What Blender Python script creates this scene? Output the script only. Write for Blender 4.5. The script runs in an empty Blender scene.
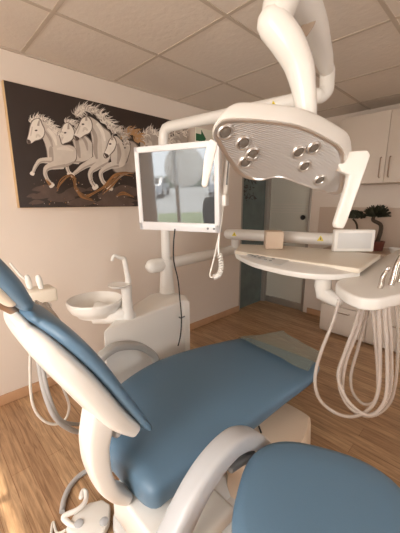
import bpy, bmesh, math, random
from mathutils import Vector, Matrix, Euler
from mathutils.geometry import tessellate_polygon
S = bpy.context.scene
COL = S.collection
random.seed(4)
rad = math.radians

# ------------------------------------------------------------------ camera
FPX, PITCH, YAW, EYE = 295.0, rad(12.33), rad(45.9), 1.5
cam_d = bpy.data.cameras.new('camera')
cam_d.sensor_fit = 'VERTICAL'
cam_d.sensor_height = 36.0
cam_d.lens = 36.0 * FPX / 533.0
cam_d.clip_start = 0.02
cam = bpy.data.objects.new('camera', cam_d)
COL.objects.link(cam)
cam.location = (0, 0, EYE)
cam.rotation_euler = (rad(90) - PITCH, 0, YAW)
S.camera = cam

# ------------------------------------------------------------------ world, sun, added fill lamps, exposure
w = bpy.data.worlds.new('sky'); S.world = w
w.use_nodes = True
bg = w.node_tree.nodes['Background']
bg.inputs['Color'].default_value = (0.90, 0.96, 1.0, 1)
bg.inputs['Strength'].default_value = 5.0

sun_d = bpy.data.lights.new('sun', 'SUN')
sun_d.energy = 9.0
sun_d.angle = rad(0.6)
sun_d.color = (1.0, 0.88, 0.72)
sun = bpy.data.objects.new('sun', sun_d); COL.objects.link(sun)
sun.rotation_euler = Vector((0.03, 1.0, -1.085)).to_track_quat('-Z', 'Y').to_euler()

def area(name, loc, aim, sx, sy, energy, color):
    d = bpy.data.lights.new(name, 'AREA')
    d.shape = 'RECTANGLE'; d.size = sx; d.size_y = sy; d.energy = energy; d.color = color
    o = bpy.data.objects.new(name, d); COL.objects.link(o)
    o.location = loc
    o.rotation_euler = (Vector(aim) - Vector(loc)).to_track_quat('-Z', 'Z').to_euler()
    return o
area('rear_fill', (-0.225, -1.735, 1.55), (-0.75, 1.2, 0.95), 1.2, 1.24, 76, (1.0, 0.89, 0.79))  # added fill lamp, set in an added rear window clear of the monitor's reflection
area('side_fill', (2.285, 1.2, 1.55), (-1.2, 1.5, 1.45), 1.34, 1.24, 15, (1.0, 0.86, 0.74))  # added fill lamp that brightens the room from the right wall

S.view_settings.view_transform = 'Standard'
S.view_settings.look = 'None'
S.view_settings.exposure = -0.2
S.view_settings.gamma = 1.0
S.view_settings.use_curve_mapping = False

# ------------------------------------------------------------------ placing helpers (a sight line cut by a plane of the room)
_F = Vector((-math.sin(YAW), math.cos(YAW), 0)); _R = Vector((math.cos(YAW), math.sin(YAW), 0))
Z = Vector((0, 0, 1))
def ray(u, v):
    a = (u - 200) / FPX; b = (266.5 - v) / FPX
    return _R * a + _F * (math.cos(PITCH) + b * math.sin(PITCH)) + Z * (b * math.cos(PITCH) - math.sin(PITCH))
def P(u, v, x=None, y=None, z=None, d=None):
    r = ray(u, v)
    if x is not None: t = x / r.x
    elif y is not None: t = y / r.y
    elif z is not None: t = (z - EYE) / r.z
    else: t = d
    return Vector((0, 0, EYE)) + r * t
def on_plane(u, v, p0, n):
    r = ray(u, v); o = Vector((0, 0, EYE))
    return o + r * ((p0 - o).dot(n) / r.dot(n))

# ------------------------------------------------------------------ materials
def new_mat(name):
    m = bpy.data.materials.new(name); m.use_nodes = True
    nt = m.node_tree
    return m, nt, nt.nodes['Principled BSDF']
def mat(name, col, rough=0.5, metal=0.0, bump=0.0, bscale=40.0, var=0.05, vscale=3.0, coat=0.0, trans=0.0, alpha=1.0, ior=1.45, spec=0.5, emit=None, estr=0.0):
    m, nt, b = new_mat(name)
    b.inputs['Roughness'].default_value = rough
    b.inputs['Metallic'].default_value = metal
    b.inputs['Coat Weight'].default_value = coat
    b.inputs['Transmission Weight'].default_value = trans
    b.inputs['Alpha'].default_value = alpha
    b.inputs['IOR'].default_value = ior
    b.inputs['Specular IOR Level'].default_value = spec
    tc = nt.nodes.new('ShaderNodeTexCoord')
    nz = nt.nodes.new('ShaderNodeTexNoise'); nz.inputs['Scale'].default_value = vscale; nz.inputs['Detail'].default_value = 4
    nt.links.new(tc.outputs['Object'], nz.inputs['Vector'])
    mx = nt.nodes.new('ShaderNodeMix'); mx.data_type = 'RGBA'
    mx.inputs['A'].default_value = tuple(c * (1 - var) for c in col) + (1,)
    mx.inputs['B'].default_value = tuple(min(1, c * (1 + var)) for c in col) + (1,)
    nt.links.new(nz.outputs['Fac'], mx.inputs['Factor'])
    nt.links.new(mx.outputs['Result'], b.inputs['Base Color'])
    if bump:
        n2 = nt.nodes.new('ShaderNodeTexNoise'); n2.inputs['Scale'].default_value = bscale; n2.inputs['Detail'].default_value = 3
        nt.links.new(tc.outputs['Object'], n2.inputs['Vector'])
        bp = nt.nodes.new('ShaderNodeBump'); bp.inputs['Strength'].default_value = bump; bp.inputs['Distance'].default_value = 0.01
        nt.links.new(n2.outputs['Fac'], bp.inputs['Height'])
        nt.links.new(bp.outputs['Normal'], b.inputs['Normal'])
    if emit:
        b.inputs['Emission Color'].default_value = emit + (1,)
        b.inputs['Emission Strength'].default_value = estr
    return m

def floor_mat():
    m, nt, b = new_mat('wood_laminate')
    tc = nt.nodes.new('ShaderNodeTexCoord')
    br = nt.nodes.new('ShaderNodeTexBrick')
    br.inputs['Scale'].default_value = 1.0
    br.inputs['Brick Width'].default_value = 1.25; br.inputs['Row Height'].default_value = 0.095
    br.inputs['Mortar Size'].default_value = 0.0012; br.offset = 0.37
    br.inputs['Color1'].default_value = (0.41, 0.245, 0.135, 1)
    br.inputs['Color2'].default_value = (0.56, 0.365, 0.21, 1)
    br.inputs['Mortar'].default_value = (0.26, 0.12, 0.05, 1)
    nt.links.new(tc.outputs['Object'], br.inputs['Vector'])
    mp = nt.nodes.new('ShaderNodeMapping'); mp.inputs['Scale'].default_value = (2.2, 34.0, 1)
    nt.links.new(tc.outputs['Object'], mp.inputs['Vector'])
    nz = nt.nodes.new('ShaderNodeTexNoise'); nz.inputs['Scale'].default_value = 1.6; nz.inputs['Detail'].default_value = 7; nz.inputs['Roughness'].default_value = 0.65
    nz.inputs['Distortion'].default_value = 0.9
    nt.links.new(mp.outputs['Vector'], nz.inputs['Vector'])
    rp = nt.nodes.new('ShaderNodeValToRGB')
    rp.color_ramp.elements[0].position = 0.33; rp.color_ramp.elements[0].color = (0.42, 0.36, 0.30, 1)
    rp.color_ramp.elements[1].position = 0.62; rp.color_ramp.elements[1].color = (1.12, 1.12, 1.1, 1)
    nt.links.new(nz.outputs['Fac'], rp.inputs['Fac'])
    mx = nt.nodes.new('ShaderNodeMix'); mx.data_type = 'RGBA'; mx.blend_type = 'MULTIPLY'; mx.inputs['Factor'].default_value = 0.85
    nt.links.new(br.outputs['Color'], mx.inputs['A']); nt.links.new(rp.outputs['Color'], mx.inputs['B'])
    nt.links.new(mx.outputs['Result'], b.inputs['Base Color'])
    b.inputs['Roughness'].default_value = 0.38
    return m

def rib_mat():
    m, nt, b = new_mat('silver_ribbed_panel')
    b.inputs['Base Color'].default_value = (0.62, 0.61, 0.60, 1); b.inputs['Metallic'].default_value = 0.5; b.inputs['Roughness'].default_value = 0.36
    tc = nt.nodes.new('ShaderNodeTexCoord')
    mp = nt.nodes.new('ShaderNodeMapping'); mp.inputs['Rotation'].default_value = (0.3, 0.5, 0.9)
    nt.links.new(tc.outputs['Object'], mp.inputs['Vector'])
    wv = nt.nodes.new('ShaderNodeTexWave'); wv.inputs['Scale'].default_value = 48
    nt.links.new(mp.outputs['Vector'], wv.inputs['Vector'])
    bp = nt.nodes.new('ShaderNodeBump'); bp.inputs['Strength'].default_value = 0.6; bp.inputs['Distance'].default_value = 0.003
    nt.links.new(wv.outputs['Fac'], bp.inputs['Height']); nt.links.new(bp.outputs['Normal'], b.inputs['Normal'])
    return m

M = {}
M['wall'] = mat('peach_wall_paint', (0.76, 0.67, 0.59), 0.75, var=0.03, bump=0.06, bscale=90)
M['ceil'] = mat('ceiling_tile', (0.72, 0.64, 0.56), 0.85, var=0.05, bump=0.3, bscale=30)
M['tee'] = mat('ceiling_grid', (0.52, 0.44, 0.36), 0.6, var=0.03)
M['base'] = mat('wood_baseboard', (0.55, 0.33, 0.19), 0.5, var=0.12, vscale=12)
M['floor'] = floor_mat()
M['white'] = mat('ivory_plastic', (0.81, 0.79, 0.75), 0.28, var=0.015, coat=0.15)
M['cream'] = mat('cream_plastic', (0.76, 0.69, 0.58), 0.35, var=0.02)
M['arm'] = mat('grey_white_arm', (0.49, 0.50, 0.52), 0.35, var=0.02)
M['armmid'] = mat('mid_grey_arm', (0.40, 0.39, 0.37), 0.4)
M['armdark'] = mat('dark_grey_rubber', (0.20, 0.21, 0.22), 0.45)
M['basegrey'] = mat('pale_grey_enamel', (0.64, 0.64, 0.63), 0.3, var=0.02)
M['tan'] = mat('tan_base_cover', (0.72, 0.58, 0.45), 0.4, var=0.03)
M['blue'] = mat('blue_vinyl', (0.108, 0.195, 0.290), 0.42, var=0.06, bump=0.05, bscale=160)
M['frame'] = mat('monitor_white', (0.82, 0.82, 0.84), 0.25)
M['screen'] = mat('grey_glass_screen', (0.085, 0.088, 0.092), 0.03, ior=2.5)
M['dark'] = mat('black_plastic', (0.02, 0.02, 0.022), 0.4)
M['green'] = mat('sign_green', (0.03, 0.16, 0.07), 0.5)
M['signw'] = mat('sign_white', (0.84, 0.82, 0.70), 0.5)
M['yellow'] = mat('warning_yellow', (0.75, 0.60, 0.05), 0.5)
M['metal'] = mat('brushed_steel', (0.55, 0.50, 0.45), 0.25, metal=1.0)
M['silver'] = mat('satin_silver', (0.66, 0.63, 0.60), 0.3, metal=0.85)
M['ribs'] = rib_mat()
M['lens'] = mat('led_lens', (0.50, 0.48, 0.45), 0.3, metal=0.7)
M['lensdark'] = mat('dark_lens_glass', (0.16, 0.14, 0.12), 0.12)
M['cab'] = mat('cabinet_laminate', (0.70, 0.62, 0.54), 0.42, var=0.02)
M['cabedge'] = mat('cabinet_shadow_gap', (0.30, 0.25, 0.20), 0.6)
M['top'] = mat('worktop_laminate', (0.50, 0.39, 0.30), 0.4, var=0.1, vscale=20)
M['splash'] = mat('splashback_panel', (0.60, 0.48, 0.39), 0.5, var=0.02)
M['handle'] = mat('bronze_handle', (0.30, 0.21, 0.15), 0.4, metal=0.6)
M['leaf'] = mat('dark_foliage', (0.030, 0.032, 0.018), 0.6, var=0.4, vscale=60)
M['stem'] = mat('plant_stem', (0.06, 0.04, 0.025), 0.7)
M['pot'] = mat('red_brown_pot', (0.16, 0.05, 0.035), 0.45)
M['hose'] = mat('translucent_hose', (0.74, 0.66, 0.60), 0.18, var=0.04, coat=0.8, alpha=0.5)
M['hosegrey'] = mat('grey_hose', (0.46, 0.46, 0.46), 0.35, var=0.05)
M['hosepale'] = mat('pale_hose', (0.72, 0.68, 0.62), 0.3, var=0.03)
M['plastic'] = mat('clear_plastic_sheet', (0.34, 0.41, 0.37), 0.10, alpha=0.34, var=0.1, vscale=9)
M['smoke'] = mat('smoky_plastic_sheet', (0.42, 0.36, 0.30), 0.2, alpha=0.72)
M['teal'] = mat('dark_teal_glass', (0.13, 0.165, 0.16), 0.15, var=0.35, vscale=5)
M['doorglass'] = mat('pale_door_glass', (0.58, 0.58, 0.52), 0.18, var=0.04, vscale=1.5, coat=0.3)
M['frost'] = mat('frosted_stripe', (0.58, 0.56, 0.50), 0.6)
M['stile'] = mat('grey_door_rail', (0.40, 0.37, 0.33), 0.35, metal=0.5)
M['wood'] = mat('pale_wood_edge', (0.62, 0.43, 0.24), 0.6)
M['box'] = mat('beige_card', (0.66, 0.52, 0.40), 0.7, bump=0.3, bscale=120)
M['ground'] = mat('grey_asphalt', (0.42, 0.43, 0.43), 0.9)
M['hedge'] = mat('grey_green_hedge', (0.26, 0.30, 0.24), 0.9, var=0.3, vscale=3)
M['lawn'] = mat('verge_grass', (0.24, 0.29, 0.17), 0.9, var=0.3, vscale=30)
M['car'] = mat('silver_car_paint', (0.45, 0.47, 0.52), 0.3, coat=0.5)
M['glass'] = mat('window_glass', (1, 1, 1), 0.0, alpha=0.06)
M['disc'] = mat('white_disc', (0.85, 0.86, 0.86), 0.5)
_nt = M['disc'].node_tree; _tl = _nt.nodes.new('ShaderNodeBsdfTranslucent'); _tl.inputs['Color'].default_value = (0.9, 0.92, 0.93, 1)
_ms = _nt.nodes.new('ShaderNodeMixShader'); _ms.inputs['Fac'].default_value = 0.7
_nt.links.new(_nt.nodes['Principled BSDF'].outputs['BSDF'], _ms.inputs[1]); _nt.links.new(_tl.outputs['BSDF'], _ms.inputs[2])
_nt.links.new(_ms.outputs['Shader'], _nt.nodes['Material Output'].inputs['Surface'])

# ------------------------------------------------------------------ mesh helpers
class MB:
    def __init__(self):
        self.bm = bmesh.new(); self.mats = []
    def mi(self, m):
        if m is None: return 0
        if m not in self.mats: self.mats.append(m)
        return self.mats.index(m)
    def rings(self, rings, caps=True, closed=False, m=None):
        k = self.mi(m); bm = self.bm
        vr = [[bm.verts.new(p) for p in r] for r in rings]
        n = len(vr[0]); L = len(vr)
        for i in range(L if closed else L - 1):
            a, b = vr[i], vr[(i + 1) % L]
            for j in range(n):
                f = bm.faces.new((a[j], a[(j + 1) % n], b[(j + 1) % n], b[j])); f.material_index = k
        if caps and not closed:
            for r, rev in ((vr[0], True), (vr[-1], False)):
                self._cap(list(reversed(r)) if rev else r, k)
        return self
    def _cap(self, vs, k):
        try:
            f = self.bm.faces.new(vs); f.material_index = k
        except ValueError: pass
    def box(self, c, s, bev=0.0, rot=None, m=None, seg=3):
        k = self.mi(m); c = Vector(c)
        t = bmesh.new()
        bmesh.ops.create_cube(t, size=1.0)
        for v in t.verts: v.co = Vector((v.co.x * s[0], v.co.y * s[1], v.co.z * s[2]))
        if bev: bmesh.ops.bevel(t, geom=list(t.edges), offset=bev, segments=seg, profile=0.5, affect='EDGES', clamp_overlap=True)
        R = rot if rot is not None else Matrix.Identity(3)
        self._merge(t, lambda p: R @ p + c, k)
        return self
    def _merge(self, t, fn, k):
        mp = {}
        for v in t.verts: mp[v] = self.bm.verts.new(fn(v.co))
        for f in t.faces:
            g = self.bm.faces.new([mp[v] for v in f.verts]); g.material_index = k
        t.free()
    def tube(self, pts, r, seg=14, m=None, smooth=0, closed=False, round_ends=False):
        pts = [Vector(p) for p in pts]
        rr = list(r) if isinstance(r, (list, tuple)) else [r] * len(pts)
        if smooth: pts, rr = catmull(pts, rr, smooth)
        if round_ends:
            d0 = (pts[0] - pts[1]).normalized(); d1 = (pts[-1] - pts[-2]).normalized()
            pre = [(pts[0] + d0 * rr[0] * math.sin(a), rr[0] * max(math.cos(a), 0.05)) for a in (1.5, 1.1, 0.6)]
            post = [(pts[-1] + d1 * rr[-1] * math.sin(a), rr[-1] * max(math.cos(a), 0.05)) for a in (0.6, 1.1, 1.5)]
            pts = [p for p, _ in pre] + pts + [p for p, _ in post]; rr = [q for _, q in pre] + rr + [q for _, q in post]
        n = len(pts); rings = []; up = None
        for i in range(n):
            if closed: t = pts[(i + 1) % n] - pts[i - 1]
            else: t = pts[min(i + 1, n - 1)] - pts[max(i - 1, 0)]
            if t.length < 1e-9: t = Vector((0, 0, 1))
            t.normalize()
            if up is None:
                up = Vector((0, 0, 1)) if abs(t.z) < 0.9 else Vector((1, 0, 0))
            a = up - t * up.dot(t); a.normalize(); up = a
            b = t.cross(a)
            rings.append([pts[i] + (a * math.cos(2 * math.pi * j / seg) + b * math.sin(2 * math.pi * j / seg)) * rr[i] for j in range(seg)])
        return self.rings(rings, True, closed, m)
    def lathe(self, prof, o, axis=(0, 0, 1), seg=32, m=None):
        ax = Vector(axis).normalized(); o = Vector(o)
        a = ax.orthogonal().normalized(); b = ax.cross(a)
        return self.rings([[o + ax * h + (a * math.cos(2 * math.pi * j / seg) + b * math.sin(2 * math.pi * j / seg)) * max(r, 0.0004) for j in range(seg)] for r, h in prof], True, False, m)
    def poly(self, pts, m=None):
        k = self.mi(m)
        vs = [self.bm.verts.new(p) for p in pts]
        for t in tessellate_polygon([[Vector(p) for p in pts]]):
            try:
                f = self.bm.faces.new([vs[i] for i in t]); f.material_index = k
            except ValueError: pass
        return self
    def prism(self, pts, off, bev=0.0, m=None, seg=3):
        k = self.mi(m); off = Vector(off)
        t = bmesh.new()
        lo = [t.verts.new(p) for p in pts]; hi = [t.verts.new(Vector(p) + off) for p in pts]
        t.faces.new(list(reversed(lo))); t.faces.new(hi)
        n = len(pts)
        for i in range(n): t.faces.new((lo[i], lo[(i + 1) % n], hi[(i + 1) % n], hi[i]))
        bmesh.ops.recalc_face_normals(t, faces=list(t.faces))
        if bev:
            es = [e for e in t.edges if e.calc_face_angle(0) > 0.35]
            bmesh.ops.bevel(t, geom=es, offset=bev, segments=seg, profile=0.5, affect='EDGES', clamp_overlap=True)
        self._merge(t, lambda p: p, k)
        return self
    def sphere(self, c, r, m=None, seg=20, sc=(1, 1, 1)):
        k = self.mi(m); t = bmesh.new(); c = Vector(c)
        bmesh.ops.create_uvsphere(t, u_segments=seg, v_segments=seg // 2 + 2, radius=r)
        self._merge(t, lambda p: Vector((p.x * sc[0], p.y * sc[1], p.z * sc[2])) + c, k)
        return self
    def build(self, name, material=None, parent=None, sharp=40, smooth=True, recalc=True):
        bm = self.bm
        if recalc: bmesh.ops.recalc_face_normals(bm, faces=list(bm.faces))
        off = world_loc(parent)
        for v in bm.verts: v.co -= off
        if smooth:
            for f in bm.faces: f.smooth = True
            for e in bm.edges:
                if len(e.link_faces) != 2 or e.calc_face_angle(0) > rad(sharp): e.smooth = False
        me = bpy.data.meshes.new(name); bm.to_mesh(me); bm.free()
        ms = self.mats or [material]
        if self.mats and material is not None and material not in self.mats: pass
        for m_ in ms: me.materials.append(m_)
        o = bpy.data.objects.new(name, me); COL.objects.link(o)
        if parent is not None: o.parent = parent
        return o
def world_loc(o):
    v = Vector((0, 0, 0))
    while o is not None:
        v += o.location; o = o.parent
    return v
def catmull(pts, rr, k):
    out, ro = [], []; n = len(pts)
    for i in range(n - 1):
        p0, p1, p2, p3 = pts[max(i - 1, 0)], pts[i], pts[i + 1], pts[min(i + 2, n - 1)]
        for s in range(k):
            t = s / k
            out.append(0.5 * ((2 * p1) + (p2 - p0) * t + (2 * p0 - 5 * p1 + 4 * p2 - p3) * t * t + (3 * p1 - p0 - 3 * p2 + p3) * t ** 3))
            ro.append(rr[i] + (rr[i + 1] - rr[i]) * (3 * t * t - 2 * t ** 3))
    out.append(pts[-1]); ro.append(rr[-1])
    return out, ro
def catmull_closed(pts, k):
    n = len(pts); out = []
    for i in range(n):
        p0, p1, p2, p3 = pts[i - 1], pts[i], pts[(i + 1) % n], pts[(i + 2) % n]
        for s in range(k):
            t = s / k
            out.append(0.5 * ((2 * p1) + (p2 - p0) * t + (2 * p0 - 5 * p1 + 4 * p2 - p3) * t * t + (3 * p1 - p0 - 3 * p2 + p3) * t ** 3))
    return out
def se(c, ax, bx, a, b, e, n=40):
    """superellipse ring"""
    r = []
    for j in range(n):
        t = 2 * math.pi * j / n; ct, st = math.cos(t), math.sin(t)
        r.append(c + ax * (a * math.copysign(abs(ct) ** (2 / e), ct)) + bx * (b * math.copysign(abs(st) ** (2 / e), st)))
    return r
def cushion(mb, path, hw, ht, wdir, e=3.2, k=6, rnd=0.05, m=None, n=40, dish=0.0):
    """padded slab swept along path; hw, ht per key point; both ends rounded"""
    pts = [Vector(p) for p in path]
    data = [Vector((hw[i], ht[i], 0)) for i in range(len(pts))]
    P_, _ = catmull(pts, [0] * len(pts), k); D_, _ = catmull(data, [0] * len(pts), k)
    t0 = (P_[0] - P_[1]).normalized(); t1 = (P_[-1] - P_[-2]).normalized()
    st = []
    for a in (1.5, 1.2, 0.9, 0.6, 0.3): st.append((P_[0] + t0 * rnd * math.sin(a), D_[0], math.cos(a), P_[0] - P_[1]))
    for i in range(len(P_)):
        st.append((P_[i], D_[i], 1.0, P_[max(i - 1, 0)] - P_[min(i + 1, len(P_) - 1)]))
    for a in (0.3, 0.6, 0.9, 1.2, 1.5): st.append((P_[-1] + t1 * rnd * math.sin(a), D_[-1], math.cos(a), P_[-2] - P_[-1]))
    rings = []
    for p, d, c, t in st:
        wd = wdir.normalized(); t = t.normalized()
        nd = t.cross(wd).normalized()
        q = max(c, 0.05)
        ring = se(p, wd, nd, max(d.x - rnd * (1 - q), 0.01), max(d.y * (0.45 + 0.55 * q) if q > 0.1 else d.y * 0.35, 0.004), e, n)
        if dish:
            for j in range(len(ring)):
                rel = (ring[j] - p).dot(wd) / max(d.x, 0.01)
                if (ring[j] - p).dot(nd) > 0: ring[j] = ring[j] - nd * dish * (1 - rel * rel) * q
        rings.append(ring)
    mb.rings(rings, True, False, m)
    return mb
def band(mb, pts, wdir, hw, ht, e=4, k=8, m=None, n=24):
    pts = [Vector(p) for p in pts]
    hws = hw if isinstance(hw, (list, tuple)) else [hw] * len(pts)
    hts = ht if isinstance(ht, (list, tuple)) else [ht] * len(pts)
    Q, W = catmull(pts, hws, k); _, T = catmull(pts, hts, k)
    rings = []; L = len(Q)
    wd = Vector(wdir).normalized()
    for i in range(L):
        t = (Q[min(i + 1, L - 1)] - Q[max(i - 1, 0)]).normalized()
        nd = t.cross(wd).normalized()
        rings.append(se(Q[i], wd, nd, W[i], T[i], e, n))
    t0 = (Q[0] - Q[1]).normalized(); t1 = (Q[-1] - Q[-2]).normalized()
    def shr(ring, c, off, s): return [c + off + (p - c) * s for p in ring]
    r0 = T[0] * 0.5; r1 = T[-1] * 0.5
    rings = [shr(rings[0], Q[0], t0 * r0, 0.6), shr(rings[0], Q[0], t0 * r0 * 0.6, 0.88)] + rings + [shr(rings[-1], Q[-1], t1 * r1 * 0.6, 0.88), shr(rings[-1], Q[-1], t1 * r1, 0.6)]
    mb.rings(rings, True, False, m)
    return mb

def tag(o, label=None, cat=None, group=None, kind=None):
    if label: o['label'] = label
    if cat: o['category'] = cat
    if group: o['group'] = group
    if kind: o['kind'] = kind
    return o
def thing(name, label, cat, loc=(0, 0, 0), group=None):
    o = bpy.data.objects.new(name, None); COL.objects.link(o)
    o.location = loc; o.empty_display_size = 0.1
    return tag(o, label, cat, group)
def struct(name, mb, m=None, parent=None, label=None, **kw):
    o = mb.build(name, m, parent, **kw)
    if parent is None: tag(o, label, None, None, 'structure')
    return o
X = Vector((1, 0, 0)); Y = Vector((0, 1, 0))

# ================================================================== ROOM
XW, YB, XR, YR, H = -2.45, 3.75, 2.3, -1.75, 2.48
struct('floor', MB().box(((XW + XR) / 2, (YB + YR) / 2, -0.05), (XR - XW + 0.3, YB - YR + 0.3, 0.1)), M['floor'], label='wood plank laminate floor')
ceil = struct('ceiling', MB().box(((XW + XR) / 2, (YB + YR) / 2, H + 0.05), (XR - XW + 0.3, YB - YR + 0.3, 0.1)), M['ceil'], label='suspended ceiling of textured tiles')
g = MB()
x = XW + 0.615
while x < XR:
    g.box((x, (YB + YR) / 2, H - 0.001), (0.022, YB - YR, 0.006)); x += 0.615
y = 0.70 - 4 * 0.68
while y < YB:
    if y > YR: g.box(((XW + XR) / 2, y, H - 0.0012), (XR - XW, 0.022, 0.005))
    y += 0.68
g.box((XW + 0.009, (YB + YR) / 2, H - 0.005), (0.018, YB - YR, 0.012))
g.build('ceiling_grid', M['tee'], ceil)
YD = 3.13                                                             # the glazed strip starts here
wl = MB().box((XW - 0.06, (YD + YR) / 2, H / 2), (0.12, YD - YR, H)).box((XW - 0.06, (YD + YB) / 2, 2.28), (0.12, YB - YD, 0.4))
struct('wall_left', wl, M['wall'], label='beige wall with the horse picture')
XD = -1.80                                                            # right edge of the glass door
struct('wall_back', MB().box(((XD + XR) / 2, YB + 0.06, H / 2), (XR - XD, 0.12, H)).box(((XW + XD) / 2, YB + 0.06, 2.28), (XD - XW, 0.12, 0.4)), M['wall'], label='beige wall behind the cabinets')
ry0, ry1, oz0, oz1 = 0.5, 1.9, 0.9, 2.2  # opening added in the unseen right wall for the side fill lamp
xc = XR + 0.06
struct('wall_right', MB().box((xc, (ry0 + YR) / 2, H / 2), (0.12, ry0 - YR, H)).box((xc, (ry1 + YB) / 2, H / 2), (0.12, YB - ry1, H)).box((xc, (ry0 + ry1) / 2, oz0 / 2), (0.12, ry1 - ry0, oz0)).box((xc, (ry0 + ry1) / 2, (oz1 + H) / 2), (0.12, ry1 - ry0, H - oz1)), M['wall'], label='beige side wall with an added fill window')
# rear wall with the window that the monitor mirrors
wx0, wx1, wz0, wz1 = -2.03, -0.95, 0.25, 2.20
vx0, vx1 = -0.85, 0.40                                                  # unseen window added beside the first for the rear fill lamp
rw = MB()
yc = YR - 0.06
for xa, xb in ((XW, wx0), (wx1, vx0), (vx1, XR)): rw.box(((xa + xb) / 2, yc, H / 2), (xb - xa, 0.12, H))
for xa, xb, za, zb_ in ((wx0, wx1, 0, wz0), (wx0, wx1, wz1, H), (vx0, vx1, 0, oz0), (vx0, vx1, oz1, H)): rw.box(((xa + xb) / 2, yc, (za + zb_) / 2), (xb - xa, 0.12, zb_ - za))
struct('wall_rear', rw, M['wall'], label='beige wall with a window and an added fill window')
def fill_window(name, c, w_, along):  # window added out of view around a fill lamp
    t = thing(name, None, None, (c[0], c[1], oz0)); t['kind'] = 'structure'
    R = Matrix((along, Vector((-along.y, along.x, 0)), Z)).transposed(); c = Vector((c[0], c[1], (oz0 + oz1) / 2)); h = oz1 - oz0
    q = MB()
    for k in (-1, 0, 1): q.box(c + along * k * (w_ / 2 - 0.025), (0.05, 0.06, h), 0, R)
    for k in (-1, 1): q.box(c + Z * k * (h / 2 - 0.025), (w_, 0.055, 0.05), 0, R)
    q.build('window_frame', M['frame'], t)
    MB().box(c, (w_ - 0.04, 0.006, h - 0.04), 0, R).build('pane', M['glass'], t)
fill_window('fill_window_rear', ((vx0 + vx1) / 2, YR - 0.06), vx1 - vx0, Vector((1, 0, 0)))  # added to frame the rear fill lamp
fill_window('fill_window_side', (XR + 0.06, (ry0 + ry1) / 2), ry1 - ry0, Vector((0, 1, 0)))  # added to frame the side fill lamp
win = thing('window_1', None, None, ((wx0 + wx1) / 2, YR - 0.06, wz0)); win['kind'] = 'structure'
fr = MB()
for xx in (wx0 + 0.025, (wx0 + wx1) / 2 - 0.16, wx1 - 0.025): fr.box((xx, YR - 0.06, (wz0 + wz1) / 2), (0.05, 0.06, wz1 - wz0))
for zz in (wz0 + 0.025, wz1 - 0.025): fr.box(((wx0 + wx1) / 2, YR - 0.06, zz), (wx1 - wx0, 0.055, 0.05))
fr.build('window_frame', M['frame'], win)
MB().box(((wx0 + wx1) / 2, YR - 0.06, (wz0 + wz1) / 2), (wx1 - wx0 - 0.04, 0.006, wz1 - wz0 - 0.04)).build('pane', M['glass'], win)
# outside that window
struct('ground', MB().box((-2, YR - 30.2, -0.2), (70, 60, 0.1)), M['ground'], label='asphalt outside the window')
# baseboards
struct('baseboard_left', MB().box((XW + 0.008, (YD + YR) / 2, 0.04), (0.016, YD - YR, 0.08), 0.004), M['base'], label='wooden baseboard under the horse picture')
struct('baseboard_back', MB().box(((XD + 0.06 + XR) / 2, YB - 0.008, 0.04), (XR - XD - 0.06, 0.016, 0.08), 0.004), M['base'], label='wooden baseboard of the cabinet wall')
# glazed strip in the left wall, next to the corner
zt = 2.08
w2 = thing('window_2', None, None, (XW, (YD + YB) / 2, 0)); w2['kind'] = 'structure'
MB().box((XW - 0.05, (YD + YB) / 2, zt / 2), (0.02, YB - YD, zt)).build('pane', M['teal'], w2)
lf = MB()
for i in range(46):
    yy = YD + 0.10 + random.random() * 0.26; zz = 1.52 + random.random() * 0.42
    a = random.random() * 3.1; l = 0.02 + random.random() * 0.03
    d = Vector((0, math.cos(a), math.sin(a))); q = Vector((0, -d.z, d.y)); c = Vector((XW - 0.0385, yy, zz))
    lf.poly([c - d * l, c + q * l * 0.3, c + d * l, c - q * l * 0.3])
lf.build('leaf_pattern', M['dark'], w2, smooth=False)
fj = MB().box((XW - 0.03, YD + 0.012, zt / 2), (0.07, 0.024, zt)).box((XW - 0.03, YB - 0.012, zt / 2), (0.07, 0.024, zt))
fj.build('window_frame', M['stile'], w2)
# glass door in the back wall
d1 = thing('door_1', None, None, ((XW + XD) / 2, YB, 0)); d1['kind'] = 'structure'
dw = XD - XW
MB().box(((XW + XD) / 2, YB + 0.03, zt / 2), (dw - 0.02, 0.012, zt)).build('pane', M['doorglass'], d1)
st = MB()
for zz in (1.36, 1.395, 1.43, 1.47): st.box(((XW + XD) / 2, YB + 0.0225, zz), (dw - 0.08, 0.003, 0.014))
st.build('frosted_stripe', M['frost'], d1)
MB().box(((XW + XD) / 2, YB + 0.02, 0.055), (dw - 0.02, 0.036, 0.09), 0.004).build('bottom_rail', M['stile'], d1)
MB().box((XD - 0.018, YB + 0.015, zt / 2), (0.036, 0.05, zt), 0.004).box((XW + 0.012, YB + 0.015, zt / 2), (0.024, 0.05, zt), 0.003).build('door_frame', M['stile'], d1)
dh = MB().lathe([(0.012, 0), (0.012, 0.03), (0.03, 0.035), (0.034, 0.055), (0.022, 0.07), (0, 0.073)], (XD - 0.09, YB + 0.024, 1.30), (0, -1, 0), 20)
dh.build('door_knob', M['dark'], d1)
# splashback
sx0 = -1.68
struct('trim_1', MB().box(((sx0 + XR) / 2, YB - 0.006, 1.225), (XR - sx0, 0.012, 0.43), 0.002), M['splash'], label='splashback panel above the worktop')

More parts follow.
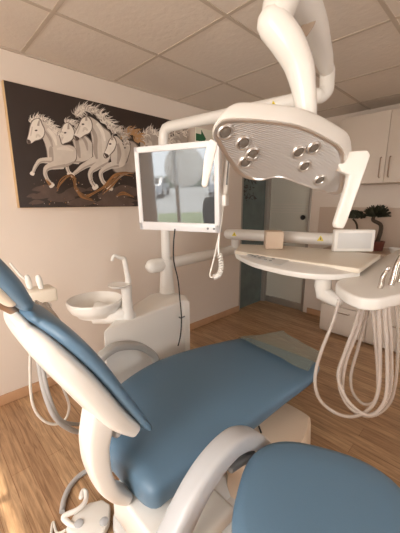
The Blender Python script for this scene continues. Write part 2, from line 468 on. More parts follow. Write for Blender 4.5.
# ================================================================== HORSE PICTURE
CX = XW + 0.0425
pic = thing('framed_picture', 'wide dark canvas of galloping white horses on beige wall', 'picture', (XW, 1.4, 1.46))
py0, py1, pz0, pz1 = P(2.5, 80, x=CX).y, 2.17, P(18, 208, x=CX).z, P(3, 79.5, x=CX).z
MB().box((XW + 0.020, (py0 + py1) / 2, (pz0 + pz1) / 2), (0.038, py1 - py0, pz1 - pz0), 0.001).build('frame', M['wood'], pic)
cv = MB()
mk = mat('print_dark_brown', (0.036, 0.024, 0.020), 0.42, var=0.25, vscale=4)
mk2 = mat('print_dust', (0.105, 0.070, 0.055), 0.5, var=0.5, vscale=14)
hw_ = mat('print_horse_white', (0.64, 0.57, 0.50), 0.5, var=0.14, vscale=16)
hl_ = mat('print_horse_bright', (0.82, 0.75, 0.67), 0.5, var=0.12, vscale=22)
hs_ = mat('print_horse_shade', (0.42, 0.355, 0.305), 0.5, var=0.2, vscale=18)
hdp_ = mat('print_horse_deep', (0.19, 0.15, 0.125), 0.5)
hm_ = mat('print_horse_mid', (0.72, 0.65, 0.575), 0.5, var=0.1, vscale=16)
hd_ = mat('print_horse_dark', (0.09, 0.065, 0.055), 0.5)
hg_ = mat('print_golden_mane', (0.46, 0.26, 0.12), 0.5, var=0.3, vscale=25)
he_ = mat('print_ember_dim', (0.22, 0.115, 0.05), 0.5, var=0.5, vscale=30)
ho_ = mat('print_ember', (0.34, 0.165, 0.06), 0.5, var=0.4, vscale=25)
cv.mi(mk)
cv.box((XW + 0.0405, (py0 + py1) / 2, (pz0 + pz1) / 2), (0.003, py1 - py0 - 0.012, pz1 - pz0 - 0.004), m=mk)
lay = [0]
ORG = [20, 105]
def W(zx, zy):                                                         # a point of the print, measured on a close look at it
    return P(ORG[0] + zx / 5.917, ORG[1] + zy / 5.917, x=CX)
def put(pts2, m):
    lay[0] += 1
    q = [W(*p) + X * (0.00002 * lay[0]) for p in pts2]
    q = [Vector((p.x, min(max(p.y, py0 + 0.008), py1 - 0.008), min(max(p.z, pz0 + 0.004), pz1 - 0.004))) for p in q]
    cv.poly(q, m)
def blob(pts, m, k=5):
    if len(pts) >= 8 and m in (hw_, hl_, hs_):                             # the dark drawn edge round a horse
        ax, ay = sum(p[0] for p in pts) / len(pts), sum(p[1] for p in pts) / len(pts)
        v = catmull_closed([Vector((a + math.copysign(min(abs(a - ax), 4.5), a - ax), b + math.copysign(min(abs(b - ay), 4.5), b - ay), 0)) for a, b in pts], k)
        put([(p.x, p.y) for p in v], hdp_)
    v = catmull_closed([Vector((a, b, 0)) for a, b in pts], k)
    put([(p.x, p.y) for p in v], m)
def stroke(pts, r, m, k=5):
    v, rr = catmull([Vector((a, b, 0)) for a, b in pts], list(r), k)
    L, Rr = [], []
    for i in range(len(v)):
        t = v[min(i + 1, len(v) - 1)] - v[max(i - 1, 0)]
        t.normalize(); n_ = Vector((-t.y, t.x, 0))
        L.append(v[i] + n_ * rr[i]); Rr.append(v[i] - n_ * rr[i])
    q = L + list(reversed(Rr))
    put([(p.x, p.y) for p in q], m)
def mane(pts, ms, n, ln, rnd, w_=2.6):
    v, _ = catmull([Vector((a, b, 0)) for a, b in pts], [0] * len(pts), 8)
    for i in range(n):
        p = v[int(rnd.random() * (len(v) - 1))]
        a = rnd.uniform(-2.9, 0.3); l = ln * rnd.uniform(0.4, 1.2)
        x0, y0 = p.x + rnd.uniform(-8, 8), p.y + rnd.uniform(-4, 12)
        stroke([(x0, y0), (x0 + math.cos(a) * l * 0.5, y0 + math.sin(a) * l * 0.55), (x0 + math.cos(a + 0.5) * l, y0 + math.sin(a + 0.4) * l)], (w_ * 1.3, w_, 0.4), rnd.choice(ms), 3)
rn = random.Random(7)
for i in range(34):                                                    # dust along the bottom
    cx, cy = rn.uniform(60, 900), rn.uniform(490, 590); r = rn.uniform(20, 55)
    blob([(cx - r * 1.6, cy + 8), (cx - r * 0.4, cy - r * 0.5), (cx + r * 0.7, cy - r * 0.4), (cx + r * 1.5, cy), (cx + 2, cy + r * 0.4)], mk2)
def leg(pts, r, m=None):
    stroke(pts, r, m or hw_)
    (ax, ay), (bx, by) = pts[-2], pts[-1]
    d = math.hypot(bx - ax, by - ay) + 0.01; ux, uy = (bx - ax) / d, (by - ay) / d; h = r[-1] * 1.25
    blob([(bx - uy * h, by + ux * h), (bx + ux * h * 1.6 - uy * h, by + uy * h * 1.6 + ux * h), (bx + ux * h * 1.6 + uy * h, by + uy * h * 1.6 - ux * h), (bx + uy * h, by - ux * h)], hl_, 3)
    stroke([(p[0] + r[i] * 0.45, p[1] + r[i] * 0.4) for i, p in enumerate(pts)], [q * 0.28 for q in r], hs_)
def head(pts, muz, eye, ear, m=None):
    blob(pts, m or hl_)
    blob(muz, hd_, 3)
    ex, ey = eye
    blob([(ex - 9, ey), (ex, ey - 5), (ex + 9, ey), (ex, ey + 6)], hd_, 3)
    stroke(ear, (7, 5.5, 1), hs_, 3)
# far right horses: grey white heads half behind the post and the lamp
ORG[:] = [95, 115]
blob([(268, 190), (280, 130), (320, 105), (380, 120), (420, 200), (400, 330), (300, 330)], hs_)
mane([(280, 150), (300, 115), (340, 100), (390, 125)], [hw_, hl_, hs_], 90, 44, rn)
head([(305, 150), (285, 190), (278, 240), (290, 265), (310, 245), (335, 200), (335, 160)], [(280, 240), (300, 240), (300, 265), (284, 266)], (305, 185), [(312, 165), (310, 145), (314, 130)], hw_)
blob([(430, 190), (455, 130), (500, 110), (560, 130), (590, 220), (560, 330), (450, 330)], hs_)
mane([(430, 160), (460, 115), (510, 100), (560, 130)], [hw_, hl_, hs_], 90, 46, rn)
head([(480, 150), (455, 190), (448, 240), (460, 265), (480, 245), (505, 200), (505, 160)], [(450, 240), (470, 240), (470, 265), (454, 266)], (475, 185), [(482, 165), (480, 145), (484, 130)], hw_)
# golden maned horse
blob([(185, 160), (235, 170), (262, 230), (255, 320), (195, 340), (120, 335), (100, 280), (150, 240)], hs_)
leg([(200, 322), (145, 352), (112, 395), (96, 428)], (24, 18, 12, 9), hs_)
mane([(150, 135), (190, 105), (235, 115), (262, 160)], [hg_, hg_, hs_], 150, 46, rn, 3.2)
head([(180, 155), (165, 185), (155, 235), (150, 268), (166, 290), (182, 275), (192, 245), (205, 200), (200, 165)], [(150, 262), (172, 266), (176, 284), (160, 290)], (172, 195), [(172, 165), (172, 145), (178, 130)], hw_)
# second horse: neck and chest, then the first in front of it
ORG[:] = [60, 105]
blob([(55, 120), (100, 150), (160, 195), (192, 240), (190, 300), (150, 330), (100, 330), (88, 260), (70, 200)], hw_)
stroke([(120, 180), (150, 220), (160, 270)], (6, 9, 4), hs_); stroke([(95, 200), (105, 260), (115, 315)], (10, 12, 6), hs_)
leg([(110, 330), (45, 335), (40, 370), (50, 398)], (20, 15, 10, 9))
ORG[:] = [20, 105]
mane([(270, 110), (300, 105), (335, 130), (370, 165)], [hl_, hw_, hw_, hs_], 70, 36, rn)
head([(285, 110), (258, 118), (242, 155), (224, 200), (212, 232), (232, 246), (258, 228), (290, 215), (312, 192), (314, 150)], [(212, 222), (236, 228), (246, 242), (228, 248)], (264, 165), [(284, 145), (284, 122), (288, 105)])
stroke([(250, 190), (238, 222)], (7, 3), hw_)
# first horse
blob([(105, 90), (150, 108), (196, 145), (228, 190), (245, 236), (292, 240), (326, 262), (328, 318), (296, 350), (240, 372), (190, 378), (166, 335), (158, 275), (146, 230), (130, 190)], hw_)
stroke([(215, 262), (262, 256), (312, 272)], (5, 12, 4), hm_)
blob([(172, 250), (190, 255), (196, 330), (180, 340), (168, 300)], hs_)
stroke([(140, 150), (175, 200), (190, 250)], (5, 8, 4), hs_); stroke([(160, 140), (196, 185), (214, 240)], (8, 11, 5), hl_)
stroke([(200, 375), (260, 362), (320, 335)], (4, 8, 4), hs_)
leg([(185, 330), (122, 330), (95, 355), (74, 398)], (20, 15, 11, 9))
leg([(250, 345), (165, 368), (146, 400), (158, 438), (178, 466)], (34, 19, 12, 10, 11))
mane([(64, 100), (100, 82), (150, 100), (200, 140), (226, 180)], [hl_, hl_, hw_, hs_], 150, 36, rn)
head([(108, 84), (76, 94), (60, 125), (50, 170), (40, 208), (46, 226), (66, 226), (86, 212), (116, 202), (136, 182), (140, 150), (126, 118)], [(40, 206), (56, 210), (62, 226), (46, 228)], (92, 152), [(104, 125), (108, 105), (112, 88)])
stroke([(118, 190), (100, 178), (92, 195)], (5, 7, 3), hw_); stroke([(70, 130), (60, 185)], (5, 3), hw_)
# third and largest horse
ORG[:] = [60, 105]
blob([(160, 75), (212, 95), (254, 138), (292, 172), (300, 240), (292, 310), (262, 350), (214, 345), (192, 300), (190, 240), (182, 180)], hw_)
stroke([(238, 165), (256, 215), (250, 285)], (6, 14, 5), hm_)
stroke([(180, 130), (205, 190), (204, 260), (214, 320)], (7, 12, 13, 6), hs_); stroke([(215, 110), (246, 160), (262, 215)], (8, 10, 4), hl_)
leg([(210, 330), (142, 360), (96, 394), (76, 410)], (30, 18, 12, 9))
leg([(270, 330), (212, 365), (176, 400), (180, 448), (198, 476)], (32, 22, 14, 11, 12))
mane([(92, 62), (130, 30), (180, 35), (232, 70), (272, 112), (302, 150)], [hl_, hl_, hw_, hw_, hs_], 240, 50, rn)
head([(156, 74), (126, 84), (106, 124), (86, 164), (76, 190), (96, 210), (116, 196), (142, 178), (166, 166), (182, 140), (178, 100)], [(76, 182), (98, 190), (110, 202), (94, 212)], (130, 116), [(150, 96), (150, 74), (156, 54)])
stroke([(158, 152), (140, 140), (130, 160)], (5, 8, 3), hw_); stroke([(112, 125), (96, 172)], (6, 4), hw_)
# fourth horse in front of the third
ORG[:] = [60, 105]
blob([(310, 190), (345, 200), (378, 270), (380, 350), (330, 372), (296, 330), (300, 260)], hw_)
stroke([(335, 230), (345, 290), (335, 350)], (8, 12, 6), hs_)
mane([(310, 165), (335, 150), (365, 180), (385, 240)], [hw_, hl_, hs_], 80, 36, rn)
leg([(330, 350), (282, 365), (236, 400), (245, 448), (268, 472)], (26, 18, 12, 11, 12))
head([(306, 192), (286, 214), (270, 258), (254, 294), (270, 314), (292, 290), (314, 262), (324, 224)], [(254, 286), (276, 294), (282, 306), (268, 314)], (290, 232), [(302, 210), (303, 188), (308, 168)])
# embers
ORG[:] = [20, 105]
for pts, r in (([(215, 500), (245, 450), (290, 418), (318, 440), (330, 500), (380, 540), (450, 510), (500, 480), (545, 425), (600, 408), (660, 412)], (5, 9, 5, 7, 5, 9, 6, 9, 12, 8, 5)),
               ([(480, 525), (540, 470), (585, 425)], (3, 12, 4)), ([(150, 440), (176, 472)], (5, 9)), ([(330, 500), (360, 540), (420, 560)], (4, 10, 3)), ([(560, 540), (610, 520), (670, 545)], (3, 10, 3))):
    for k in range(3):
        dx_, dy_ = rn.uniform(-7, 7), rn.uniform(-9, 9)
        stroke([(a + dx_ + rn.uniform(-6, 6), b + dy_ + rn.uniform(-5, 5)) for a, b in pts], [q * (0.75 if k == 0 else 0.3) for q in r], ho_ if k else he_)
for i in range(90):
    cx, cy = rn.uniform(60, 720), rn.uniform(430, 600); r = rn.uniform(1.5, 4.5)
    blob([(cx - r, cy), (cx, cy - r), (cx + r, cy), (cx, cy + r)], rn.choice([ho_, hs_, mk2]), 2)
cv.build('canvas', mk, pic, smooth=False, recalc=False)

# ================================================================== EXIT SIGN
sy0, sy1, sz0, sz1 = P(195, 140, x=XW).y, P(217, 140, x=XW).y, 2.03, 2.275
sg = thing('exit_sign', 'white wall sign with green arrow pointing right beside the horse picture', 'sign', (XW, (sy0 + sy1) / 2, sz0))
MB().box((XW + 0.006, (sy0 + sy1) / 2, (sz0 + sz1) / 2), (0.010, sy1 - sy0, sz1 - sz0), 0.002).build('plate', M['signw'], sg)
ac = P(200, 138, x=XW); c0 = Vector((XW + 0.0115, ac.y, ac.z)); a_ = 0.072
arr = [(-1, 0.5), (0.1, 0.5), (0.1, 1.15), (1.1, 0), (0.1, -1.15), (0.1, -0.5), (-1, -0.5)]
MB().prism([c0 + Vector((0, p * a_, q * a_)) for p, q in arr], (0.001, 0, 0)).build('arrow', M['green'], sg)

# ================================================================== CABINETS
ucy = 3.42
uc = thing('wall_cabinet', 'pale wall cupboard with two doors above the worktop', 'cabinet', (-0.92, ucy, 1.69))
MB().box((-0.92, (ucy + YB) / 2 + 0.01, 2.02), (0.92, YB - ucy - 0.024, 0.665), 0.002).build('body', M['cab'], uc)
for s in (-1, 1):
    d = MB().box((-0.92 + s * 0.2295, ucy + 0.01, 2.02), (0.456, 0.02, 0.665), 0.003).build('door', M['cab'], uc)
    xh = -0.92 + s * 0.040
    MB().tube([(xh, ucy, 1.74), (xh, ucy - 0.028, 1.745), (xh, ucy - 0.028, 1.925), (xh, ucy, 1.93)], 0.006, 10).build('handle', M['handle'], d)
uc2 = thing('wall_cabinet', 'pale wall cupboard at the far right, past the two-door cupboard', 'cabinet', (0.0, ucy, 1.69))
MB().box((0.0, (ucy + YB) / 2 + 0.01, 2.02), (0.90, YB - ucy - 0.024, 0.665), 0.002).build('body', M['cab'], uc2)
MB().box((0.0, ucy + 0.01, 2.02), (0.896, 0.02, 0.665), 0.003).build('door', M['cab'], uc2)
lcy = 3.30; CT = 1.0
def base_unit(x0, x1, label, rows):
    t = thing('base_cabinet', label, 'cabinet', ((x0 + x1) / 2, lcy, 0))
    MB().box(((x0 + x1) / 2, (lcy + YB) / 2 + 0.005, 0.49), (x1 - x0 - 0.002, YB - lcy - 0.03, 0.94), 0.002).build('body', M['cab'], t)
    z0 = 0.05; hh = (0.95 - z0) / rows
    for r in range(rows):
        zc = z0 + hh * (r + 0.5)
        d = MB().box(((x0 + x1) / 2, lcy + 0.006, zc), (x1 - x0 - 0.008, 0.018, hh - 0.006), 0.003).build('drawer' if rows > 1 else 'door', M['cab'], t)
        MB().tube([(-0.07 + (x0 + x1) / 2, lcy - 0.002, zc + hh * 0.3), (-0.065 + (x0 + x1) / 2, lcy - 0.026, zc + hh * 0.3), (0.065 + (x0 + x1) / 2, lcy - 0.026, zc + hh * 0.3), (0.07 + (x0 + x1) / 2, lcy - 0.002, zc + hh * 0.3)], 0.006, 10).build('handle', M['handle'], d)
    return t
base_unit(-1.37, -0.87, 'pale three-drawer base cupboard at the end nearest the glass door', 3)
base_unit(-0.87, -0.37, 'pale three-drawer base cupboard second along from the glass door', 3)
base_unit(-0.37, 0.13, 'pale base cupboard furthest from the glass door', 1)
tag(MB().box((-0.62, (lcy + YB) / 2 - 0.02, CT - 0.018), (1.54, YB - lcy + 0.024, 0.034), 0.004).build('worktop', M['top']), 'brown laminate worktop along the back wall under the cupboards', 'worktop')

# plants
def P_on(u, yv): return P(u, 245, y=yv).x
px = P(378, 238, y=3.48).x
pl = thing('potted_plant', 'feathery dark plant with curved stem in red-brown pot on worktop', 'plant', (px, 3.48, CT))
zb = CT
MB().lathe([(0.03, zb + 0.001), (0.055, zb + 0.001), (0.066, zb + 0.085), (0.070, zb + 0.088), (0.070, zb + 0.10), (0.062, zb + 0.10), (0.056, zb + 0.09), (0, zb + 0.09)], (px, 3.48, 0), seg=28).build('pot', M['pot'], pl)
p1 = P(371, 222, y=3.48)
MB().tube([(px, 3.48, zb + 0.088), P(381, 226, y=3.48), P(373, 220, y=3.48), P(376, 214, y=3.48)], [0.022, 0.02, 0.018, 0.014], 10, smooth=6).build('stem', M['stem'], pl)
fo = MB(); rp = random.Random(11)
c = P(376, 217, y=3.48)
for i in range(260):
    a = rp.uniform(0.1, math.pi - 0.1); e = rp.uniform(-0.8, 0.8); l = 0.14 * rp.uniform(0.6, 1.05)
    d = Vector((math.cos(a) * math.cos(e), math.sin(e) * 0.8, math.sin(a) * math.cos(e) * 0.9))
    s0 = c + d * l * 0.15; s1 = c + d * l; q = d.cross(Vector((rp.random() - .5, rp.random() - .5, rp.random() - .5))).normalized() * 0.008
    fo.poly([s0 - q, s0 + q, s1 + q * 0.9, s1 + d * 0.01, s1 - q * 0.9])
fo.build('foliage', M['leaf'], pl, smooth=False)
bx_ = P(357, 240, y=3.56).x
bt = thing('topiary_plant', 'small dark round-headed topiary on worktop left of the potted plant', 'plant', (bx_, 3.56, CT))
MB().lathe([(0.03, zb + 0.001), (0.045, zb + 0.001), (0.052, zb + 0.06), (0.046, zb + 0.06), (0.04, zb + 0.05), (0, zb + 0.05)], (bx_, 3.56, 0), seg=24).build('pot', M['dark'], bt)
MB().tube([(bx_, 3.56, zb + 0.05), P(357, 226, y=3.56), P(353, 219, y=3.56)], [0.012, 0.011, 0.01], 8, smooth=5).build('stem', M['stem'], bt)
fb = MB(); c = P(354, 217, y=3.56)
for i in range(360):
    a = rp.uniform(0, 2 * math.pi); e = rp.uniform(-0.12, 1.45)
    d = Vector((math.cos(a) * math.cos(e) * 0.115, math.sin(a) * math.cos(e) * 0.09, math.sin(e) * 0.075))
    p = c + d * rp.uniform(0.8, 1.0); n_ = d.normalized(); q = n_.orthogonal().normalized() * 0.014; s_ = n_.cross(q)
    fb.poly([p - q, p + s_, p + q + n_ * 0.008, p - s_])
fb.sphere(c + Vector((0, 0, 0.025)), 0.07, sc=(1.3, 1.0, 0.6))
fb.build('foliage', M['leaf'], bt, smooth=False)
dx = P(397, 241, y=3.45).x
tag(MB().lathe([(0.03, zb + 0.001), (0.045, zb + 0.002), (0.06, zb + 0.05), (0.056, zb + 0.05), (0.04, zb + 0.012), (0, zb + 0.01)], (dx, 3.45, 0), seg=28).build('dish', M['white']), 'small white dish on worktop right of the red-brown pot', 'dish')

# ================================================================== DENTAL UNIT (box, basin, post)
UX = -1.54; UT = 0.785
ux1 = UX - 0.40
du = thing('dental_unit', 'ivory dental unit with spittoon basin and tall post by left wall', 'dental unit', (UX - 0.2, 1.1, 0))
def U(u, v): return P(u, v, x=UX)
ya, yb2 = U(104, 329).y, U(190, 302).y
upx = [(103, 331), (184, 299.5), (190, 301.5), (186, 295), (166, 290), (150, 294), (122, 312)]
utop = [P(a, b, z=UT) for a, b in upx]
ucn = sum(utop, Vector()) / len(utop)
MB().prism([p - Z * 0.60 for p in utop], Z * 0.60, 0.016).build('cabinet_body', M['white'], du)
MB().prism([Vector((ucn.x + (p.x - ucn.x) * 0.8, ucn.y + (p.y - ucn.y) * 0.8, 0.003)) for p in utop], Z * 0.185, 0.008).build('plinth', M['basegrey'], du)
# post and lamp pipe
pb = P(167, 292, z=UT)
px_, py_ = pb.x, pb.y
ptop = P(163, 128, x=px_).z
PZ = ptop
pe = P(316, 96, z=PZ - 0.005)
MB().lathe([(0.062, UT - 0.002), (0.060, UT + 0.02), (0.050, UT + 0.15), (0.048, UT + 0.27), (0, UT + 0.27)], (px_, py_, 0)).build('post_socket', M['white'], du)
dirp = (Vector((pe.x, pe.y, PZ)) - Vector((px_, py_, PZ))).normalized()
MB().tube([(px_, py_, UT + 0.2), (px_, py_, 1.4), (px_, py_, PZ - 0.08), Vector((px_, py_, PZ - 0.035)) + dirp * 0.008, Vector((px_, py_, PZ - 0.008)) + dirp * 0.03, Vector((px_, py_, PZ)) + dirp * 0.07, Vector((px_, py_, PZ)).lerp(pe, 0.5), pe], 0.036, 20).build('post', M['white'], du)
# warning sticker on the pipe is a part of it
def triangle(c, right, up, s, par, name='warning_sticker'):
    n_ = right.cross(up).normalized()
    q = MB(); q.prism([c - right * s - up * s * 0.7, c + right * s - up * s * 0.7, c + up * s], n_ * 0.0012, m=M['yellow'])
    c2 = c + n_ * 0.0014
    q.prism([c2 - right * s * 0.14 - up * s * 0.4, c2 + right * s * 0.14 - up * s * 0.4, c2 + right * s * 0.1 + up * s * 0.35, c2 - right * s * 0.1 + up * s * 0.35], n_ * 0.0004, m=M['dark'])
    return q.build(name, None, par, smooth=False)
# lower arm, its joint, riser
AZ = P(157, 266, x=px_).z
ae = P(237, 249, z=AZ)
# basin
bc = P(95, 299, z=0.90); br_ = 0.165
bc = Vector((bc.x, bc.y, 0))
bowl = MB().lathe([(0.05, 0.79), (0.085, 0.79), (0.112, 0.80), (0.122, 0.818), (0.146, 0.832), (0.166, 0.862), (0.172, 0.893), (0.165, 0.902), (0.158, 0.897), (0.150, 0.872), (0.12, 0.848), (0.06, 0.836), (0.02, 0.832), (0, 0.832)], bc, seg=40)
bwl = bowl.build('basin', M['white'], du)
MB().lathe([(0.018, 0.831), (0.018, 0.8345), (0.012, 0.836), (0, 0.836)], bc, seg=20).build('drain', M['metal'], bwl)
fc = P(128, 317, z=UT)
MB().tube([Vector((bc.x, bc.y, 0.81)), Vector((bc.x, bc.y, 0.80)).lerp(Vector((fc.x, fc.y, 0.80)), 0.5), Vector((fc.x, fc.y, 0.80))], [0.075, 0.06, 0.045], 18).build('basin_bracket', M['white'], du)
fh = lambda v: P(126, v, x=fc.x).z
z1, z2 = fh(283), fh(279)
MB().lathe([(0.05, UT - 0.001), (0.048, UT + 0.02), (0.036, UT + 0.05), (0.032, UT + 0.12), (0.033, z1 - 0.01), (0.0, z1)], (fc.x, fc.y, 0), seg=24).build('cup_column', M['white'], du)
tr = P(117, 282, x=fc.x - 0.01)
MB().lathe([(0.03, -0.014), (0.05, -0.01), (0.062, 0.0), (0.064, 0.006), (0.056, 0.004), (0, 0.002)], (tr.x + 0.02, tr.y, z1 - 0.002), seg=26).build('cup_holder', M['white'], du)
f1, f2, f3 = P(128, 278, x=fc.x), P(124, 259, x=fc.x), P(114, 256, x=fc.x)
f4 = P(112, 261, x=fc.x)
MB().tube([f1 - Z * 0.03, f1, f1.lerp(f2, 0.6), f2, f2.lerp(f3, 0.35), f3, f4], [0.019, 0.018, 0.016, 0.015, 0.012, 0.011, 0.009], 14, smooth=4).build('cup_filler', M['white'], du)
hk = P(181, 318, x=UX + 0.012)
MB().tube([hk - X * 0.02, hk, hk + Vector((0.006, 0.03, 0.006))], 0.006, 8).build('side_tap', M['armdark'], du)

# ================================================================== DENTAL LIGHT
P1, P2 = P(218, 120, d=0.80), P(342, 152, d=1.00)
La = (P2 - P1).normalized()
aa = rad(46)
vv = (_F * math.sin(aa) - Z * math.cos(aa)); vv = (vv - La * vv.dot(La)).normalized()
nn = La.cross(vv)
if nn.dot(Vector((0, 0, EYE)) - P1) < 0: nn = -nn                         # out of the lamp face, down to the patient
L = lambda u, v: on_plane(u, v, P1, nn)
rimpx = [(212, 134), (215, 124), (226, 117), (262, 118), (300, 124), (330, 138), (345, 150), (347, 172), (342, 194), (320, 190), (302, 184), (280, 177), (259, 180), (240, 175), (228, 161), (219, 147)]
rim = catmull_closed([L(*p) for p in rimpx], 4)
cen = sum(rim, Vector()) / len(rim)
dl = thing('dental_light', 'ivory operating light with eight lenses on a jointed overhead arm', 'lamp', cen)
bk = (Z * 0.66 + _F * 0.60 + _R * 0.46).normalized()
def sc_ring(ring, s, off): return [cen + (p - cen) * s + bk * off for p in ring]
sh = MB()
sh.rings([sc_ring(rim, 0.965, -0.001), sc_ring(rim, 0.99, -0.003), sc_ring(rim, 1.0, 0.003), sc_ring(rim, 1.008, 0.02), sc_ring(rim, 1.005, 0.06), sc_ring(rim, 0.985, 0.078), sc_ring(rim, 0.93, 0.088), sc_ring(rim, 0.75, 0.095), sc_ring(rim, 0.4, 0.099)])
sh.build('lamp_head', M['white'], dl)
fcp = MB()
fcp.rings([sc_ring(rim, 0.975, -0.0012), sc_ring(rim, 0.965, -0.0085), sc_ring(rim, 0.92, -0.009), sc_ring(rim, 0.88, -0.004)], caps=False)
fcp.build('face_bezel', M['silver'], dl)
MB().rings([sc_ring(rim, 0.89, -0.0015), sc_ring(rim, 0.89, -0.005)]).build('face_panel', M['ribs'], dl)
for (u, v) in [(225, 131), (243, 142), (252, 153), (245, 161), (298, 151), (313, 147), (304, 165), (319, 179)]:
    c = L(u, v) + nn * 0.0
    ln = MB().lathe([(0.025, 0.003), (0.024, 0.008), (0.021, 0.0105), (0.018, 0.0100), (0.0165, 0.0062)], c, nn, 28)
    lr = ln.build('lens', M['silver'], dl)
    MB().lathe([(0.0165, 0.0058), (0.0165, 0.0064), (0.010, 0.0085), (0, 0.0092)], c, nn, 24).build('lens_glass', M['lensdark'], lr)
# hub under the neck, neck, upper joint
nk_px = [(306, 118, .0), (306, 108, 0), (304, 91, 0), (299, 66, 0), (287, 42, 0), (273, 24, 0)]
dN = [0.985, 0.98, 0.97, 0.95, 0.93, 0.92]
rN = [0.034, 0.034, 0.038, 0.045, 0.050, 0.050]
MB().tube([P(a, b, d=dN[i]) for i, (a, b, _) in enumerate(nk_px)], rN, 20, smooth=5, round_ends=True).build('neck', M['white'], dl)
MB().tube([P(275, 22, d=0.92), P(281, 2, d=0.93), P(284, -14, d=0.94)], [0.046, 0.056, 0.056], 22, round_ends=True).build('swivel_joint', M['white'], dl)
# spring arm down to the elbow on the pipe end
e1 = P(318, 96, z=PZ); e2 = Vector((P(327, 80, d=1.49)))
MB().tube([pe, P(321, 95.5, d=1.485), P(326, 90, d=1.48), P(327, 82, d=1.475), P(327.5, 70, d=1.47)], 0.036, 18, smooth=5, round_ends=True).build('elbow', M['white'], dl)
sa = [P(327, 72, d=1.46), P(322, 52, d=1.34), P(311, 22, d=1.16), P(300, 0, d=1.04), P(292, -14, d=0.97)]
MB().tube(sa, [0.030, 0.044, 0.058, 0.062, 0.058], 20, smooth=4, round_ends=True).build('spring_arm', M['white'], dl)
cc_ = P(309, 24, d=1.085)
band(MB(), [P(312, 17, d=1.09), P(309, 24, d=1.085), P(303, 33, d=1.095)], _F, 0.006, 0.019).build('arm_brown_patch', M['top'], dl)  # small brown patch lying on the spring arm
# handles
def lampjoint(u, v, d): return P(u, v, d=d)
q = L(213, 133)
hp = [(211, 138), (218, 143), (213.5, 162), (207.5, 186), (204, 188), (201.5, 185), (204, 160), (207, 144)]
pH = L(212, 138)
MB().prism([on_plane(a, b, pH, (-_F)) for a, b in hp], _F * 0.022, 0.005).build('handle', M['white'], dl)
pH2 = L(346, 160)
hp2 = [(338, 163), (349, 151), (368, 150), (371, 155), (361, 184), (348, 220), (344, 229), (336, 228), (335, 224), (346, 190), (350, 175), (342, 172)]
MB().prism([on_plane(a, b, pH2, (-_F)) for a, b in hp2], _F * 0.03, 0.006).build('handle', M['white'], dl)
MB().tube([L(338, 166), P(343, 160, d=pH2.dot(_F) + 0.01)], 0.018, 16).build('handle_joint', M['silver'], dl)
cT = P(275, 101, z=PZ)
# sticker on the front of the pipe
tc_ = Vector((px_, py_, PZ)).lerp(pe, 0.70)
for tt in [i / 400 for i in range(200, 400)]:
    q = Vector((px_, py_, PZ)).lerp(pe, tt)
    r_ = q - Vector((0, 0, EYE)); c_ = r_.dot(_F) * math.cos(PITCH) - (r_.z) * math.sin(PITCH)
    if 200 + FPX * r_.dot(_R) / c_ >= 276: tc_ = q; break
tow = (Vector((0, 0, EYE)) - tc_); tow = (tow - dirp * tow.dot(dirp)).normalized()
triangle(tc_ + tow * 0.0365, dirp, tow.cross(dirp) if tow.cross(dirp).z > 0 else -tow.cross(dirp), 0.021, du)

# ================================================================== MONITOR
Dm = 1.60
mh = rad(29)                                                            # turned towards the left wall
cmx = P(177, 189, d=Dm)
fdir = (Vector((cmx.x, cmx.y, 0))).normalized()
sdir = Vector((fdir.y, -fdir.x, 0))                                     # to the right, seen from the chair
nf = (-fdir * math.cos(mh) - sdir * math.sin(mh)); nf.normalize()
rt = Z.cross(nf).normalized()
if rt.dot(_R) < 0: rt = -rt
nf = (nf - Z * 0.055).normalized()                                      # tipped a little down
mu = rt.cross(-nf); mu = mu if mu.z > 0 else -mu
MW, MH = 0.505, 0.455
Rm = Matrix((rt, -nf, mu)).transposed()
mc = cmx
mo = thing('monitor', 'square white framed monitor mirroring the window in front of the post', 'monitor', mc - Z * MH / 2)
q = MB()
fw_ = 0.028
for sgn in (-1, 1):
    q.box(mc + rt * sgn * (MW / 2 - fw_ / 2), (fw_, 0.04, MH), 0.006, Rm)
q.box(mc + mu * (MH / 2 - 0.016), (MW, 0.04, 0.032), 0.006, Rm); q.box(mc - mu * (MH / 2 - 0.024), (MW, 0.04, 0.048), 0.006, Rm)
q.box(mc - nf * 0.016, (MW - 0.02, 0.03, MH - 0.02), 0.006, Rm)
q.build('frame', M['frame'], mo)
MB().box(mc + nf * 0.0075 + mu * 0.008, (MW - 2 * fw_ + 0.004, 0.012, MH - 0.076), 0.0, Rm).build('screen', M['screen'], mo)
for k in range(2):
    MB().lathe([(0.006, 0), (0.006, 0.003), (0, 0.003)], mc + nf * 0.0195 - mu * (MH / 2 - 0.022) + rt * (MW / 2 - 0.03 - 0.035 * k), nf, 12).build('button', M['armdark'], mo)
MB().box(mc - nf * 0.035, (0.16, 0.03, 0.16), 0.008, Rm).build('mount_plate', M['frame'], mo)
mb0 = mc - nf * 0.05
pp = Vector((px_, py_, mc.z - 0.02))
MB().tube([mb0, mb0 - nf * 0.10, pp.lerp(mb0 - nf * 0.10, 0.12)], 0.02, 12).build('bracket_arm', M['frame'], mo)
MB().lathe([(0.046, -0.05), (0.046, 0.05)], pp, seg=24).build('post_clamp', M['frame'], mo)
cs = mc - Z * (MH / 2 - 0.004) - nf * 0.02 + rt * 0.0
c0 = P(175, 231, d=Dm + 0.02)
cp = [c0 + Z * 0.012, P(173.5, 245, d=1.64), P(174, 262, d=1.69), P(178, 280, d=1.72), P(180, 300, d=1.72), P(181.5, 318, d=1.70), P(180.5, 335, d=1.66), P(178, 346, d=1.64)]
tag(MB().tube(cp, 0.0038, 8, smooth=6).build('power_cable', M['dark']), 'thin black cable hanging from the monitor past the unit', 'cable')

